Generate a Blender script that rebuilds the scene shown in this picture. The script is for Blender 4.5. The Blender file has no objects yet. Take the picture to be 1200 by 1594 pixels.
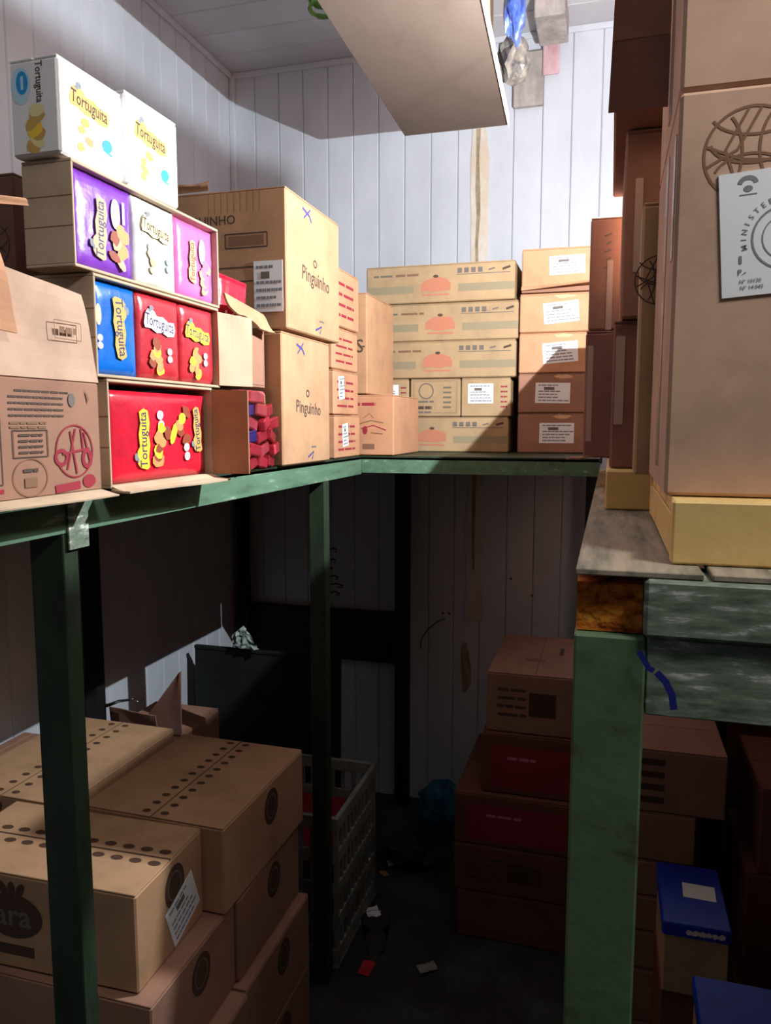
import bpy, bmesh, math, random
from mathutils import Vector, Matrix, noise
random.seed(7)
sc = bpy.context.scene
COL = sc.collection
def lin(r, g, b):
    f = lambda c: (c/255/12.92) if c/255 <= .04045 else ((c/255+.055)/1.055)**2.4
    return (f(r), f(g), f(b), 1)

# ------------------------------------------------------------------ camera
cam_d = bpy.data.cameras.new('camera'); cam = bpy.data.objects.new('camera', cam_d); COL.objects.link(cam)
cam_d.sensor_fit = 'VERTICAL'; cam_d.sensor_height = 36; cam_d.lens = 36*1200/1594
cam_d.clip_start = .02
R_ = Vector((0.96048455, 0.2783333, 0)); U_ = Vector((-0.0315713, 0.10894761, 0.99354601)); F_ = Vector((-0.27653694, 0.95428559, -0.11342984))
m = Matrix((R_, U_, -F_)).transposed().to_4x4(); m.translation = (0, 0, 1.5)
cam.matrix_world = m
sc.camera = cam
# ------------------------------------------------------------------ light
w = bpy.data.worlds.new('world'); sc.world = w; w.use_nodes = True
w.node_tree.nodes['Background'].inputs[0].default_value = (.75, .85, 1, 1)
w.node_tree.nodes['Background'].inputs[1].default_value = .010
def area(name, loc, target, size, power, color):
    l = bpy.data.lights.new(name, 'AREA'); l.shape = 'RECTANGLE'; l.size, l.size_y = size; l.energy = power; l.color = color
    o = bpy.data.objects.new(name, l); COL.objects.link(o); o.location = loc
    o.rotation_euler = (Vector(target)-Vector(loc)).to_track_quat('-Z', 'Y').to_euler(); return o
area('front_fill', (.60, .34, 2.35), (.05, .9, 1.3), (.3, .16), 9.0, (1, .96, .92))  # soft fill added to brighten the near carton fronts
LAMP = Vector((.10, 1.50, 2.02))
pl = bpy.data.lights.new('lamp_light', 'POINT'); pl.energy = 88; pl.color = (.90, .96, 1); pl.shadow_soft_size = .003
plo = bpy.data.objects.new('lamp_light', pl); COL.objects.link(plo); plo.location = LAMP
vs = sc.view_settings; vs.view_transform = 'Standard'; vs.look = 'None'; vs.gamma = 1; vs.use_curve_mapping = False; vs.exposure = 0

# ------------------------------------------------------------------ materials
def base_mat(name, col, rough=.7, metal=0, spec=.3):
    m = bpy.data.materials.new(name); m.use_nodes = True
    b = m.node_tree.nodes['Principled BSDF']
    b.inputs['Base Color'].default_value = col; b.inputs['Roughness'].default_value = rough
    b.inputs['Metallic'].default_value = metal; b.inputs['Specular IOR Level'].default_value = spec
    return m, m.node_tree, b
def noisy(name, cols, scale=(8, 8, 8), stops=None, rough=.7, metal=0, spec=.3, detail=5, bump=0, bscale=60, dist=.002):
    m, nt, b = base_mat(name, cols[0], rough, metal, spec)
    tc = nt.nodes.new('ShaderNodeTexCoord'); mp = nt.nodes.new('ShaderNodeMapping'); mp.inputs['Scale'].default_value = scale
    no = nt.nodes.new('ShaderNodeTexNoise'); no.inputs['Scale'].default_value = 1; no.inputs['Detail'].default_value = detail; no.inputs['Roughness'].default_value = .65
    oi = nt.nodes.new('ShaderNodeObjectInfo'); va = nt.nodes.new('ShaderNodeVectorMath')
    nt.links.new(tc.outputs['Object'], va.inputs[0]); nt.links.new(oi.outputs['Location'], va.inputs[1])
    nt.links.new(va.outputs[0], mp.inputs['Vector']); nt.links.new(mp.outputs[0], no.inputs['Vector'])
    cr = nt.nodes.new('ShaderNodeValToRGB'); n = len(cols)
    stops = stops or [.35+.3*i/(n-1) for i in range(n)]
    el = cr.color_ramp.elements
    while len(el) < n: el.new(.5)
    for i in range(n): el[i].position = stops[i]; el[i].color = cols[i]
    nt.links.new(no.outputs['Fac'], cr.inputs[0]); nt.links.new(cr.outputs[0], b.inputs['Base Color'])
    if bump:
        n2 = nt.nodes.new('ShaderNodeTexNoise'); n2.inputs['Scale'].default_value = bscale; n2.inputs['Detail'].default_value = 4
        nt.links.new(va.outputs[0], n2.inputs['Vector'])
        bp = nt.nodes.new('ShaderNodeBump'); bp.inputs['Strength'].default_value = bump; bp.inputs['Distance'].default_value = dist
        nt.links.new(n2.outputs['Fac'], bp.inputs['Height']); nt.links.new(bp.outputs[0], b.inputs['Normal'])
    return m
def card(name, c, flute='z'):
    a = lin(*c); d = lin(*[v*.93 for v in c]); m = noisy(name, [d, a, lin(*[min(255, v*1.04) for v in c])], (9, 9, 9), rough=.8, spec=.15)
    nt = m.node_tree; b = nt.nodes['Principled BSDF']
    tc = nt.nodes.new('ShaderNodeTexCoord'); wv = nt.nodes.new('ShaderNodeTexWave'); wv.bands_direction = 'Z'; wv.inputs['Scale'].default_value = 45; wv.inputs['Distortion'].default_value = .4
    nt.links.new(tc.outputs['Object'], wv.inputs['Vector'])
    bp = nt.nodes.new('ShaderNodeBump'); bp.inputs['Strength'].default_value = .05; bp.inputs['Distance'].default_value = .0003
    nt.links.new(wv.outputs['Fac'], bp.inputs['Height']); nt.links.new(bp.outputs[0], b.inputs['Normal'])
    return m
M = {}
M['card'] = card('card_tan', (184, 144, 110)); M['card2'] = card('card_olive', (176, 150, 116)); M['cardred'] = card('card_reddish_shaded', (118, 74, 62)); M['card3'] = card('card_orange', (196, 146, 112))  # cardred: reddish card, darkened further to carry the shadow low down
M['card4'] = card('card_brown', (158, 118, 98)); M['card5'] = card('card_pale', (198, 174, 146)); M['card6'] = card('card_grey', (196, 162, 140))
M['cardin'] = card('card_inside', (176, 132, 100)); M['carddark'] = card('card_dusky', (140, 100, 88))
M['redwrap'] = noisy('red_wrapped', [lin(120, 25, 35), lin(150, 40, 50)], (14, 14, 14), rough=.4)
def flat(name, c, rough=.6, spec=.3): M[name] = base_mat(name, lin(*c), rough, 0, spec)[0]
flat('ink', (84, 68, 58), .8); flat('inkgrey', (112, 104, 98), .8); flat('inkred', (150, 44, 58), .8); flat('inkpink', (188, 124, 98), .8); flat('band', (148, 136, 110), .8)
flat('inkbrown', (132, 98, 76), .8); flat('paper', (236, 240, 242), .6); flat('inkblue', (70, 70, 130), .8); flat('textgrey', (130, 134, 142), .7)
flat('yellow', (250, 205, 60)); flat('navy', (52, 54, 92)); flat('sky', (30, 150, 215)); flat('palesky', (190, 222, 238)); flat('badge', (248, 225, 230)); flat('choc', (150, 70, 45)); flat('choc2', (224, 150, 90)); flat('cream', (238, 220, 160)); flat('mustard', (205, 165, 85)); flat('white', (245, 245, 245))
flat('pinkprint', (225, 120, 150)); flat('tanprint', (215, 170, 130)); flat('hole', (84, 60, 46), .9)
def film(name, c, rough=.25):
    m = noisy(name, [lin(*[v*.86 for v in c]), lin(*c)], (16, 16, 16), rough=rough, spec=.5, bump=.5, bscale=22, dist=.004); M[name] = m
film('bag_purple', (134, 66, 190)); film('bag_white', (244, 242, 238)); film('bag_pink', (236, 120, 190)); film('bag_blue', (16, 112, 215)); film('bag_red', (222, 34, 58)); film('bag_red2', (205, 50, 62)); film('sweet_red', (228, 62, 84)); film('sweet_pale', (236, 96, 110)); film('sweet_blue', (84, 70, 170))
M['whitecard'] = noisy('white_carton', [lin(226, 222, 220), lin(240, 238, 236)], (6, 6, 6), rough=.5)
M['tape'] = base_mat('clear_tape', lin(190, 168, 150), .18, 0, .7)[0]
M['pvc'] = noisy('pvc_panel', [lin(196, 202, 210), lin(214, 220, 229)], (3, 3, 1.5), rough=.45, bump=.1, bscale=30)
M['pvcc'] = noisy('pvc_ceiling', [lin(190, 190, 194), lin(205, 206, 212)], (3, 3, 3), rough=.5)
M['foam'] = noisy('sealant', [lin(205, 190, 165), lin(222, 218, 212)], (10, 10, 5), rough=.8, bump=.5)
M['mould'] = noisy('mould', [lin(130, 112, 88), lin(184, 170, 146)], (30, 30, 12), rough=.9)
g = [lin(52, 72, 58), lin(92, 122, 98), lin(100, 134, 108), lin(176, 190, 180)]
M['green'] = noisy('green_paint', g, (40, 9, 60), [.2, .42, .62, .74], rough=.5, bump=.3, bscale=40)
M['greend'] = noisy('green_paint_shaded', [lin(28, 30, 22), lin(44, 57, 42), lin(52, 66, 48), lin(76, 86, 66)], (30, 30, 9), [.25, .45, .65, .8], rough=.5)  # the same green paint, darkened to carry the shadow on legs and rear parts
M['greenbr'] = noisy('green_paint_scraped', [lin(76, 88, 72), lin(116, 130, 112), lin(136, 148, 132), lin(222, 228, 220)], (26, 40, 120), [.30, .46, .56, .66], rough=.5, bump=.4, bscale=50)
M['greenpost'] = noisy('green_post_paint', [lin(72, 62, 36), lin(88, 112, 82), lin(98, 124, 94), lin(150, 166, 140)], (14, 14, 26), [.24, .40, .66, .84], rough=.5, bump=.3, bscale=60)
M['rust'] = noisy('rust', [lin(90, 34, 16), lin(206, 104, 30), lin(232, 150, 50)], (30, 30, 80), [.36, .47, .62], rough=.9, bump=1, bscale=40, dist=.01)
M['deck'] = noisy('deck_wood', [lin(108, 106, 90), lin(150, 142, 124), lin(176, 160, 140)], (50, 6, 50), rough=.8)
M['yellowp'] = noisy('yellow_pallet', [lin(150, 104, 50), lin(232, 196, 126), lin(240, 206, 138)], (16, 16, 34), [.28, .38, .7], rough=.55, bump=.2)
M['board'] = noisy('hanging_board', [lin(84, 74, 60), lin(100, 88, 79), lin(106, 94, 85)], (6, 3, 6), [.25, .42, .7], rough=.75)
M['black'] = noisy('black_sheet', [lin(22, 25, 26), lin(34, 38, 38)], (6, 6, 6), rough=.6)
M['floor'] = noisy('floor_dirty', [lin(34, 30, 28), lin(52, 49, 46), lin(78, 78, 80)], (5, 5, 5), [.3, .5, .75], rough=.6, bump=.6, bscale=25, dist=.01)
M['crate'] = noisy('crate_grey', [lin(120, 124, 116), lin(156, 158, 148)], (20, 20, 20), rough=.6)
M['bluelid'] = noisy('blue_box', [lin(20, 44, 150), lin(26, 62, 190)], (9, 9, 9), rough=.4)
M['bluebag'] = noisy('blue_bag', [lin(20, 70, 98), lin(36, 104, 134)], (16, 16, 16), rough=.35, bump=.5)
M['steel'] = base_mat('steel', lin(180, 182, 185), .25, 1)[0]
M['walldark'] = base_mat('wall_right_low_bounce', lin(112, 104, 98), .8)[0]  # unseen wall, greyed down to cut the light bouncing off it
M['wall'] = base_mat('wall_backing', lin(140, 142, 148), .8)[0]
M['blueplastic'] = noisy('blue_plastic', [lin(34, 50, 110), lin(70, 92, 160), lin(170, 180, 205)], (30, 30, 14), [.35, .55, .72], rough=.25, bump=.5)
M['greyplastic'] = noisy('grey_plastic', [lin(58, 58, 62), lin(104, 100, 96), lin(140, 134, 120)], (24, 24, 24), rough=.35, bump=.5)
M['cloth'] = noisy('pale_cloth', [lin(150, 146, 140), lin(190, 180, 176)], (20, 20, 9), rough=.9)
M['pinkcloth'] = noisy('pink_cloth', [lin(196, 150, 156), lin(214, 190, 196)], (20, 20, 9), rough=.9)
M['greencoil'] = base_mat('green_coil', lin(110, 160, 84), .4)[0]
M['lampw'] = base_mat('lamp_housing', lin(200, 200, 196), .5)[0]
em, nt, b = base_mat('lamp_glow', (1, 1, 1, 1)); b.inputs['Emission Color'].default_value = (.95, .97, 1, 1); b.inputs['Emission Strength'].default_value = 6; M['glow'] = em
gl, nt, b = base_mat('clear_plastic', (1, 1, 1, 1), .06); b.inputs['Transmission Weight'].default_value = 1; b.inputs['IOR'].default_value = 1.08; M['clear'] = gl
blue, nt, b = base_mat('blue_marker', lin(36, 44, 128), .6); M['marker'] = blue

# ------------------------------------------------------------------ object helpers
def link(name, me, mat, parent=None, loc=None):
    o = bpy.data.objects.new(name, me); COL.objects.link(o)
    if mat and not me.materials: me.materials.append(mat)
    if parent: o.parent = parent
    if loc: o.location = loc
    return o
def tag(o, label=None, cat=None, group=None, kind=None):
    if label: o['label'] = label
    if cat: o['category'] = cat
    if group: o['group'] = group
    if kind: o['kind'] = kind
    return o
def thing(name, label, cat, loc, rz=0, group=None):
    o = bpy.data.objects.new(name, None); COL.objects.link(o); o.empty_display_size = .05
    o.location = loc; o.rotation_euler = (0, 0, rz); return tag(o, label, cat, group)
def add_box(bm, a, b, mtx=None):
    vs = [bm.verts.new((x, y, z)) for x in (a[0], b[0]) for y in (a[1], b[1]) for z in (a[2], b[2])]
    for f in ((0, 1, 3, 2), (4, 6, 7, 5), (0, 4, 5, 1), (2, 3, 7, 6), (0, 2, 6, 4), (1, 5, 7, 3)):
        bm.faces.new([vs[i] for i in f])
    if mtx: bmesh.ops.transform(bm, matrix=mtx, verts=vs)
    return vs
def finish(name, bm, mat, parent=None, bevel=0, loc=None, smooth=False):
    bmesh.ops.recalc_face_normals(bm, faces=bm.faces)
    if bevel: bmesh.ops.bevel(bm, geom=list(bm.edges), offset=bevel, segments=1, affect='EDGES', clamp_overlap=True)
    me = bpy.data.meshes.new(name); bm.to_mesh(me); bm.free()
    if smooth:
        for p in me.polygons: p.use_smooth = True
    return link(name, me, M[mat] if isinstance(mat, str) else mat, parent, loc)
def box(name, a, b, mat, parent=None, bevel=.002, mtx=None):
    bm = bmesh.new(); add_box(bm, a, b, mtx); return finish(name, bm, mat, parent, bevel)
def tube(name, pts, r, mat, parent=None, n=8):
    bm = bmesh.new(); rings = []
    for i, p in enumerate(pts):
        p = Vector(p); q = Vector(pts[min(i+1, len(pts)-1)])-Vector(pts[max(i-1, 0)]); q.normalize()
        a = q.orthogonal().normalized(); bb = q.cross(a); rr = r[i] if isinstance(r, (list, tuple)) else r
        if i and a.dot(pa) < .2: a = pa
        pa = a; rings.append([bm.verts.new(p+rr*(math.cos(t)*a+math.sin(t)*bb)) for t in [2*math.pi*k/n for k in range(n)]])
    for u, v in zip(rings, rings[1:]):
        for k in range(n): bm.faces.new((u[k], u[(k+1) % n], v[(k+1) % n], v[k]))
    bm.faces.new(rings[0]); bm.faces.new(rings[-1])
    return finish(name, bm, mat, parent, smooth=True)

# ------------------------------------------------------------------ flat printing
_tc = {}
def text_mesh(s):
    if s not in _tc:
        cu = bpy.data.curves.new('t', 'FONT'); cu.body = s; cu.size = 1; cu.align_x = 'CENTER'; cu.align_y = 'CENTER'; cu.resolution_u = 2; cu.offset = .012
        o = bpy.data.objects.new('t', cu); COL.objects.link(o)
        dg = bpy.context.evaluated_depsgraph_get(); me = bpy.data.meshes.new_from_object(o.evaluated_get(dg))
        vs = [(v.co.x, v.co.y) for v in me.vertices]; fs = [tuple(p.vertices) for p in me.polygons]
        xs = [v[0] for v in vs] or [0, 1]
        _tc[s] = (vs, fs, max(xs)-min(xs)); bpy.data.objects.remove(o); bpy.data.curves.remove(cu); bpy.data.meshes.remove(me)
    return _tc[s]
class Print:
    """flat print on one face of a thing: u right, v up, in metres from the face's lower left"""
    def __init__(s, frame): s.O, s.u, s.v, s.n = frame; s.layers = {}; s.e = .00012
    def _add(s, mat, vs, fs):
        L = s.layers.setdefault(mat, ([], [])); k = len(L[0]); s.e += .000008
        L[0].extend([s.O+s.u*x+s.v*y+s.n*s.e for x, y in vs]); L[1].extend([tuple(i+k for i in f) for f in fs])
    def poly(s, mat, pts): s._add(mat, pts, [tuple(range(len(pts)))])
    def rect(s, mat, u, v, w, h, a=0):
        c, d = math.cos(a), math.sin(a)
        s.poly(mat, [(u+x*c-y*d, v+x*d+y*c) for x, y in ((-w/2, -h/2), (w/2, -h/2), (w/2, h/2), (-w/2, h/2))])
    def ell(s, mat, u, v, rx, ry, a=0, n=20, wob=0):
        c, d = math.cos(a), math.sin(a); P = []
        for k in range(n):
            t = 2*math.pi*k/n; q = 1+wob*random.uniform(-1, 1); x, y = rx*q*math.cos(t), ry*q*math.sin(t); P.append((u+x*c-y*d, v+x*d+y*c))
        s.poly(mat, P)
    def line(s, mat, pts, w):
        vs = []; fs = []
        for i, p in enumerate(pts):
            q = Vector(pts[min(i+1, len(pts)-1)])-Vector(pts[max(i-1, 0)])
            q = Vector((-q.y, q.x)).normalized()*w/2; vs += [(p[0]+q.x, p[1]+q.y), (p[0]-q.x, p[1]-q.y)]
        for i in range(len(pts)-1): fs.append((2*i, 2*i+1, 2*i+3, 2*i+2))
        s._add(mat, vs, fs)
    def ring(s, mat, u, v, rx, ry, w, t0=0, t1=6.2832, n=32, a=0):
        c, d = math.cos(a), math.sin(a); P = []
        for k in range(n+1):
            t = t0+(t1-t0)*k/n; x, y = rx*math.cos(t), ry*math.sin(t); P.append((u+x*c-y*d, v+x*d+y*c))
        s.line(mat, P, w)
    def frame(s, mat, u, v, w, h, t):
        s.line(mat, [(u-w/2, v-h/2), (u+w/2, v-h/2)], t); s.line(mat, [(u-w/2, v+h/2), (u+w/2, v+h/2)], t)
        s.line(mat, [(u-w/2, v-h/2), (u-w/2, v+h/2)], t); s.line(mat, [(u+w/2, v-h/2), (u+w/2, v+h/2)], t)
    def text(s, mat, u, v, txt, w=None, size=None, a=0, sy=1, fat=0):
        vs, fs, W = text_mesh(txt); k = size or w/W; c, d = math.cos(a), math.sin(a)
        s._add(mat, [(u+k*(x*c-y*sy*d), v+k*(x*d+y*sy*c)) for x, y in vs], fs)
    def words(s, mat, u0, v, w, h, k=5):        # a line of print too small to read
        x = u0
        while x < u0+w:
            q = random.uniform(.5, 1.6)*w/k; q = min(q, u0+w-x); s.rect(mat, x+q/2, v, q*.86, h); x += q
    def build(s, parent, name='printed_marks'):
        V, F, I = [], [], []; me = bpy.data.meshes.new(name)
        for q, (mat, (vs, fs)) in enumerate(s.layers.items()):
            k = len(V); V += vs; F += [tuple(i+k for i in f) for f in fs]; I += [q]*len(fs); me.materials.append(M[mat])
        me.from_pydata(V, [], F); me.polygons.foreach_set('material_index', I); link(name, me, None, parent)
def face(which, w, d, h, e=.0002):
    V = Vector
    return {'F': (V((0, -e, 0)), V((1, 0, 0)), V((0, 0, 1)), V((0, -1, 0))), 'R': (V((w+e, 0, 0)), V((0, 1, 0)), V((0, 0, 1)), V((1, 0, 0))),
            'L': (V((-e, d, 0)), V((0, -1, 0)), V((0, 0, 1)), V((-1, 0, 0))), 'T': (V((0, 0, h+e)), V((1, 0, 0)), V((0, 1, 0)), V((0, 0, 1)))}[which]

# ------------------------------------------------------------------ carton
def carton(label, x, y, z, mat='card', seam='x', rz=0, tape=None, prints=None, group=None, cat='box', jit=.0012, name='cardboard_box', sheets=None, tilt=None):
    """closed cardboard box: body, two top flaps, tape, print; x=(x0,x1) ..."""
    w, d, h = x[1]-x[0], y[1]-y[0], z[1]-z[0]; z0 = z[0]+.0006; h -= .0012
    t = thing(name, label, cat, (x[0], y[0], z0), rz, group)
    if tilt: t.rotation_euler = (tilt[0], tilt[1], rz)
    f = .0032
    bm = bmesh.new(); add_box(bm, (0, 0, 0), (w, d, h-f))
    finish('body', bm, mat, t, .003)
    if seam == 'x':
        box('top_flap', (0.001, .001, h-f), (w-.001, d/2-.001, h), mat, t, .001); box('top_flap', (.001, d/2+.001, h-f), (w-.001, d-.001, h), mat, t, .001)
    else:
        box('top_flap', (.001, .001, h-f), (w/2-.001, d-.001, h), mat, t, .001); box('top_flap', (w/2+.001, .001, h-f), (w-.001, d-.001, h), mat, t, .001)
    if tape:   # 'R' / 'F': tape over the top seam and down that face
        bm = bmesh.new()
        if seam == 'x':
            add_box(bm, (-.0008, d/2-.024, h), (w+.0008, d/2+.024, h+.0006))
            add_box(bm, (w, d/2-.024, h*.72), (w+.0008, d/2+.024, h+.0006)); add_box(bm, (-.0008, d/2-.024, h*.72), (0, d/2+.024, h+.0006))
        else:
            add_box(bm, (w/2-.024, -.0008, h), (w/2+.024, d+.0008, h+.0006)); add_box(bm, (w/2-.024, -.0008, h*.72), (w/2+.024, 0, h+.0006))
        finish('packing_tape', bm, 'tape', t)
    if sheets:
        for (fc, u, v, sw, sh, a) in sheets:
            O, uu, vv, n = face(fc, w, d, h); bm = bmesh.new()
            c, s_ = math.cos(a), math.sin(a)
            P = [(u+p*c-q*s_, v+p*s_+q*c) for p, q in ((-sw/2, -sh/2), (sw/2, -sh/2), (sw/2, sh/2), (-sw/2, sh/2))]
            lo = [bm.verts.new(O+uu*p+vv*q) for p, q in P]; hi = [bm.verts.new(O+uu*p+vv*q+n*.0007) for p, q in P]
            bm.faces.new(lo); bm.faces.new(hi)
            for k in range(4): bm.faces.new((lo[k], lo[(k+1) % 4], hi[(k+1) % 4], hi[k]))
            sh_o = finish('label_sheet', bm, 'paper', t)
            P2 = Print((O+n*.0009, uu, vv, n))
            for r in range(6):
                if r == 1: P2.rect('inkgrey', u-.1*sw, v+sh*.22, sw*.3, sh*.14, a); continue
                vv_ = sh*(.38-.15*r); L = sw*random.uniform(.5, .82)
                x0 = -sw*.42
                while x0 < -sw*.42+L:
                    q = sw*random.uniform(.06, .2); cx_ = x0+q/2; P2.rect('textgrey', u+cx_*c-vv_*s_, v+cx_*s_+vv_*c, q*.85, sh*.055, a); x0 += q
            P2.build(sh_o, 'label_print')
    if prints:
        for fc, fn in prints:
            P = Print(face(fc, w, d, h)); fn(P, w if fc in 'FT' else d, d if fc == 'T' else h); P.build(t)
    return t

def flap(name, pts, mat, parent, th=.004, wave=0, n=8):
    """free cardboard flap: pts = 4 corners (Vectors) bottom-left, bottom-right, top-right, top-left"""
    a, b, c, d = [Vector(p) for p in pts]; nrm = (b-a).cross(d-a).normalized(); bm = bmesh.new(); G = []
    for s_ in (0, 1):
        g = []
        for j in range(n+1):
            row = []
            for i in range(n+1):
                u, v = i/n, j/n
                p = (a*(1-u)+b*u)*(1-v)+(d*(1-u)+c*u)*v
                p = p+nrm*(wave*math.sin(u*5+v*3+1)*v+(s_-.5)*th)
                if j == n: p += (d-a).normalized()*wave*.5*noise.noise(Vector((u*9, 3, 1)))
                row.append(bm.verts.new(p))
            g.append(row)
        G.append(g)
    for j in range(n):
        for i in range(n):
            bm.faces.new((G[1][j][i], G[1][j][i+1], G[1][j+1][i+1], G[1][j+1][i])); bm.faces.new((G[0][j][i], G[0][j+1][i], G[0][j+1][i+1], G[0][j][i+1]))
    E_ = [(0, i) for i in range(n+1)]+[(j, n) for j in range(1, n+1)]+[(n, i) for i in range(n-1, -1, -1)]+[(j, 0) for j in range(n-1, 0, -1)]
    for k in range(len(E_)):
        (j, i), (q, r) = E_[k], E_[(k+1) % len(E_)]
        bm.faces.new((G[0][j][i], G[0][q][r], G[1][q][r], G[1][j][i]))
    return finish(name, bm, mat, parent)

# ================================================================== SETTING
def planks(root, n, fn, mat, wd, ln):
    """n tongue-and-groove planks sharing one mesh; fn(i) gives the placing matrix"""
    bm = bmesh.new(); add_box(bm, (.0006, 0, 0), (wd-.0006, .008, ln)); bmesh.ops.recalc_face_normals(bm, faces=bm.faces)
    bmesh.ops.bevel(bm, geom=[e for e in bm.edges if abs(e.verts[0].co.z-e.verts[1].co.z) > .1 and e.verts[0].co.y < .004], offset=.0035, segments=1, affect='EDGES')
    me = bpy.data.meshes.new('plank'); bm.to_mesh(me); bm.free(); me.materials.append(M[mat])
    for i in range(n):
        o = bpy.data.objects.new('plank', me); COL.objects.link(o); o.parent = root; o.matrix_local = fn(i)
XW, YB, ZC, XR, YF = -1.462, 2.88, 2.85, 1.15, -1.6
wb = box('wall_back', (XW-.1, YB+.009, 0), (XR, YB+.08, ZC+.1), 'wall'); wb['kind'] = 'structure'
planks(wb, 26, lambda i: Matrix.Translation((XW+.1*i, YB, 0)), 'pvc', .1, ZC)
wl = box('wall_left', (XW-.08, YF, 0), (XW-.009, YB+.009, ZC+.1), 'wall'); wl['kind'] = 'structure'
planks(wl, 40, lambda i: Matrix.Translation((XW, YB-.1-.1*i, 0)) @ Matrix.Rotation(math.pi/2, 4, 'Z'), 'pvc', .1, ZC)
wr = box('wall_right', (XR, YF, 0), (XR+.08, YB+.08, ZC+.1), 'walldark'); wr['kind'] = 'structure'
ce = box('ceiling', (XW-.008, YF, ZC+.009), (XR, YB+.009, ZC+.08), 'wall'); ce['kind'] = 'structure'
planks(ce, 26, lambda i: Matrix.Translation((XW, YB-.15*(i+1), ZC)) @ Matrix(((0, 0, 1, 0), (1, 0, 0, 0), (0, 1, 0, 0), (0, 0, 0, 1))), 'pvcc', .15, XR-XW)
bm = bmesh.new(); gx, gy = 60, 90; V = [[bm.verts.new((XW-.05+(XR-XW+.1)*i/gx, YF+(YB-YF+.05)*j/gy, 0)) for i in range(gx+1)] for j in range(gy+1)]
for j in range(gy):
    for i in range(gx): bm.faces.new((V[j][i], V[j][i+1], V[j+1][i+1], V[j+1][i]))
fl = finish('floor', bm, 'floor'); fl['kind'] = 'structure'
# corner and ceiling trims
for n_, a, b in (('trim_1', (XW, YB-.012, ZC-.02), (XR, YB-.0005, ZC)), ('trim_2', (XW+.0005, YF, ZC-.02), (XW+.012, YB-.013, ZC)), ('trim_3', (XW+.0005, YB-.02, 0), (XW+.02, YB-.0005, ZC-.021))):
    o = box(n_, a, b, 'pvc', None, .002); o['kind'] = 'structure'
# sealant strip with mould on the back wall
def strip(name, pts, mat, parent, th=.004):
    bm = bmesh.new(); L = []
    for x0, x1, z in pts: L.append([bm.verts.new((x0, YB-th, z)), bm.verts.new((x1, YB-th, z)), bm.verts.new((x1, YB, z)), bm.verts.new((x0, YB, z))])
    for a, b in zip(L, L[1:]):
        for k in range(4): bm.faces.new((a[k], a[(k+1) % 4], b[(k+1) % 4], b[k]))
    bm.faces.new(L[0]); bm.faces.new(L[-1]); return finish(name, bm, mat, parent)
random.seed(3)
strip('sealant_strip', [(-.512+random.uniform(-.006, .006), -.452+random.uniform(-.008, .008), .75+.1*k) for k in range(20)], 'foam', wb)
strip('mould_streak', [(-.492+random.uniform(-.004, .004), -.480+random.uniform(-.004, .004), .95+.1*k) for k in range(17)], 'mould', wb, .0055)
strip('mould_streak', [(-.520, -.510, .46), (-.522, -.488, .50), (-.526, -.490, .56), (-.530, -.50, .62), (-.524, -.508, .66)], 'mould', wb, .0055)
P = Print((Vector((XW, YB-.0006, 0)), Vector((1, 0, 0)), Vector((0, 0, 1)), Vector((0, -1, 0))))
for k, (zz, ww) in enumerate(((1.0, .03), (.955, .026), (.92, .012), (.888, .036), (.855, .055), (.822, .04))):
    P.line('ink', [(.395, zz), (.395+ww*.5, zz+.006), (.395+ww, zz-.002)], .007); P.line('ink', [(.40+ww*.4, zz-.009), (.395+ww, zz-.008)], .004)
P.line('inkgrey', [(.77, .62), (.775, .66), (.80, .70), (.84, .735), (.87, .75)], .006)
for q in ((.86, .77), (.885, .77), (1.12, .92), (1.20, .86)): P.ell('inkgrey', q[0], q[1], .006, .005, wob=.3)
P.build(wb, 'wall_scribble')

# ================================================================== STEEL SHELVES
ZS = 1.41
ls = thing('shelf_frame', 'green painted steel shelf frame running along the left and back walls', 'shelf', (XW+.01, .3, 0))
def inl(a, b): o = ls.location; return (Vector(a)-o, Vector(b)-o)
def lsb(name, a, b, mat, bev=.0015):
    a, b = inl(a, b); return box(name, a, b, mat, ls, bev)
def angle(name, a, b, mat, parent, org, t=.005, sides='FT'):
    """steel angle: vertical web on the chosen face, plus a horizontal or second flange"""
    bm = bmesh.new(); a = Vector(a)-org; b = Vector(b)-org
    for s in sides:
        lo, hi = list(a), list(b)
        if s == 'F': hi[1] = lo[1]+t
        if s == 'T': lo[2] = hi[2]-t
        if s == 'B': hi[2] = lo[2]+t
        if s == 'R': lo[0] = hi[0]-t
        if s == 'L': hi[0] = lo[0]+t
        if s == 'K': lo[1] = hi[1]-t
        add_box(bm, lo, hi)
    return finish(name, bm, mat, parent)
org = ls.location
angle('beam', (-.73, .3, 1.358), (-.68, 2.098, 1.405), 'green', ls, org, sides='RT')
angle('beam', (-.68, 2.10, 1.362), (-.024, 2.15, 1.405), 'green', ls, org, sides='FT')
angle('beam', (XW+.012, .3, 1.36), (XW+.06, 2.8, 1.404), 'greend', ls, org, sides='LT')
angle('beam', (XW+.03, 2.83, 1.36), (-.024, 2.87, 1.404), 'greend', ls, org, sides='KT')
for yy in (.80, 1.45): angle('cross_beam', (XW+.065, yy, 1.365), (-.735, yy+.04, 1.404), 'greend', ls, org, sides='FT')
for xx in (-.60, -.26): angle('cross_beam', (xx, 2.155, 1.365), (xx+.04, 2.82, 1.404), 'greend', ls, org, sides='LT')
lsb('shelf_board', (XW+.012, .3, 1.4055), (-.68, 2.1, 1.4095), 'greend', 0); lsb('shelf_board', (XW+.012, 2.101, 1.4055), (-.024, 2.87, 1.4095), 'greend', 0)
lsb('leg', (-.734, .838, .001), (-.681, .868, 1.357), 'greend'); lsb('leg', (-.722, 1.80, .001), (-.681, 1.836, 1.357), 'greend')
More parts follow.
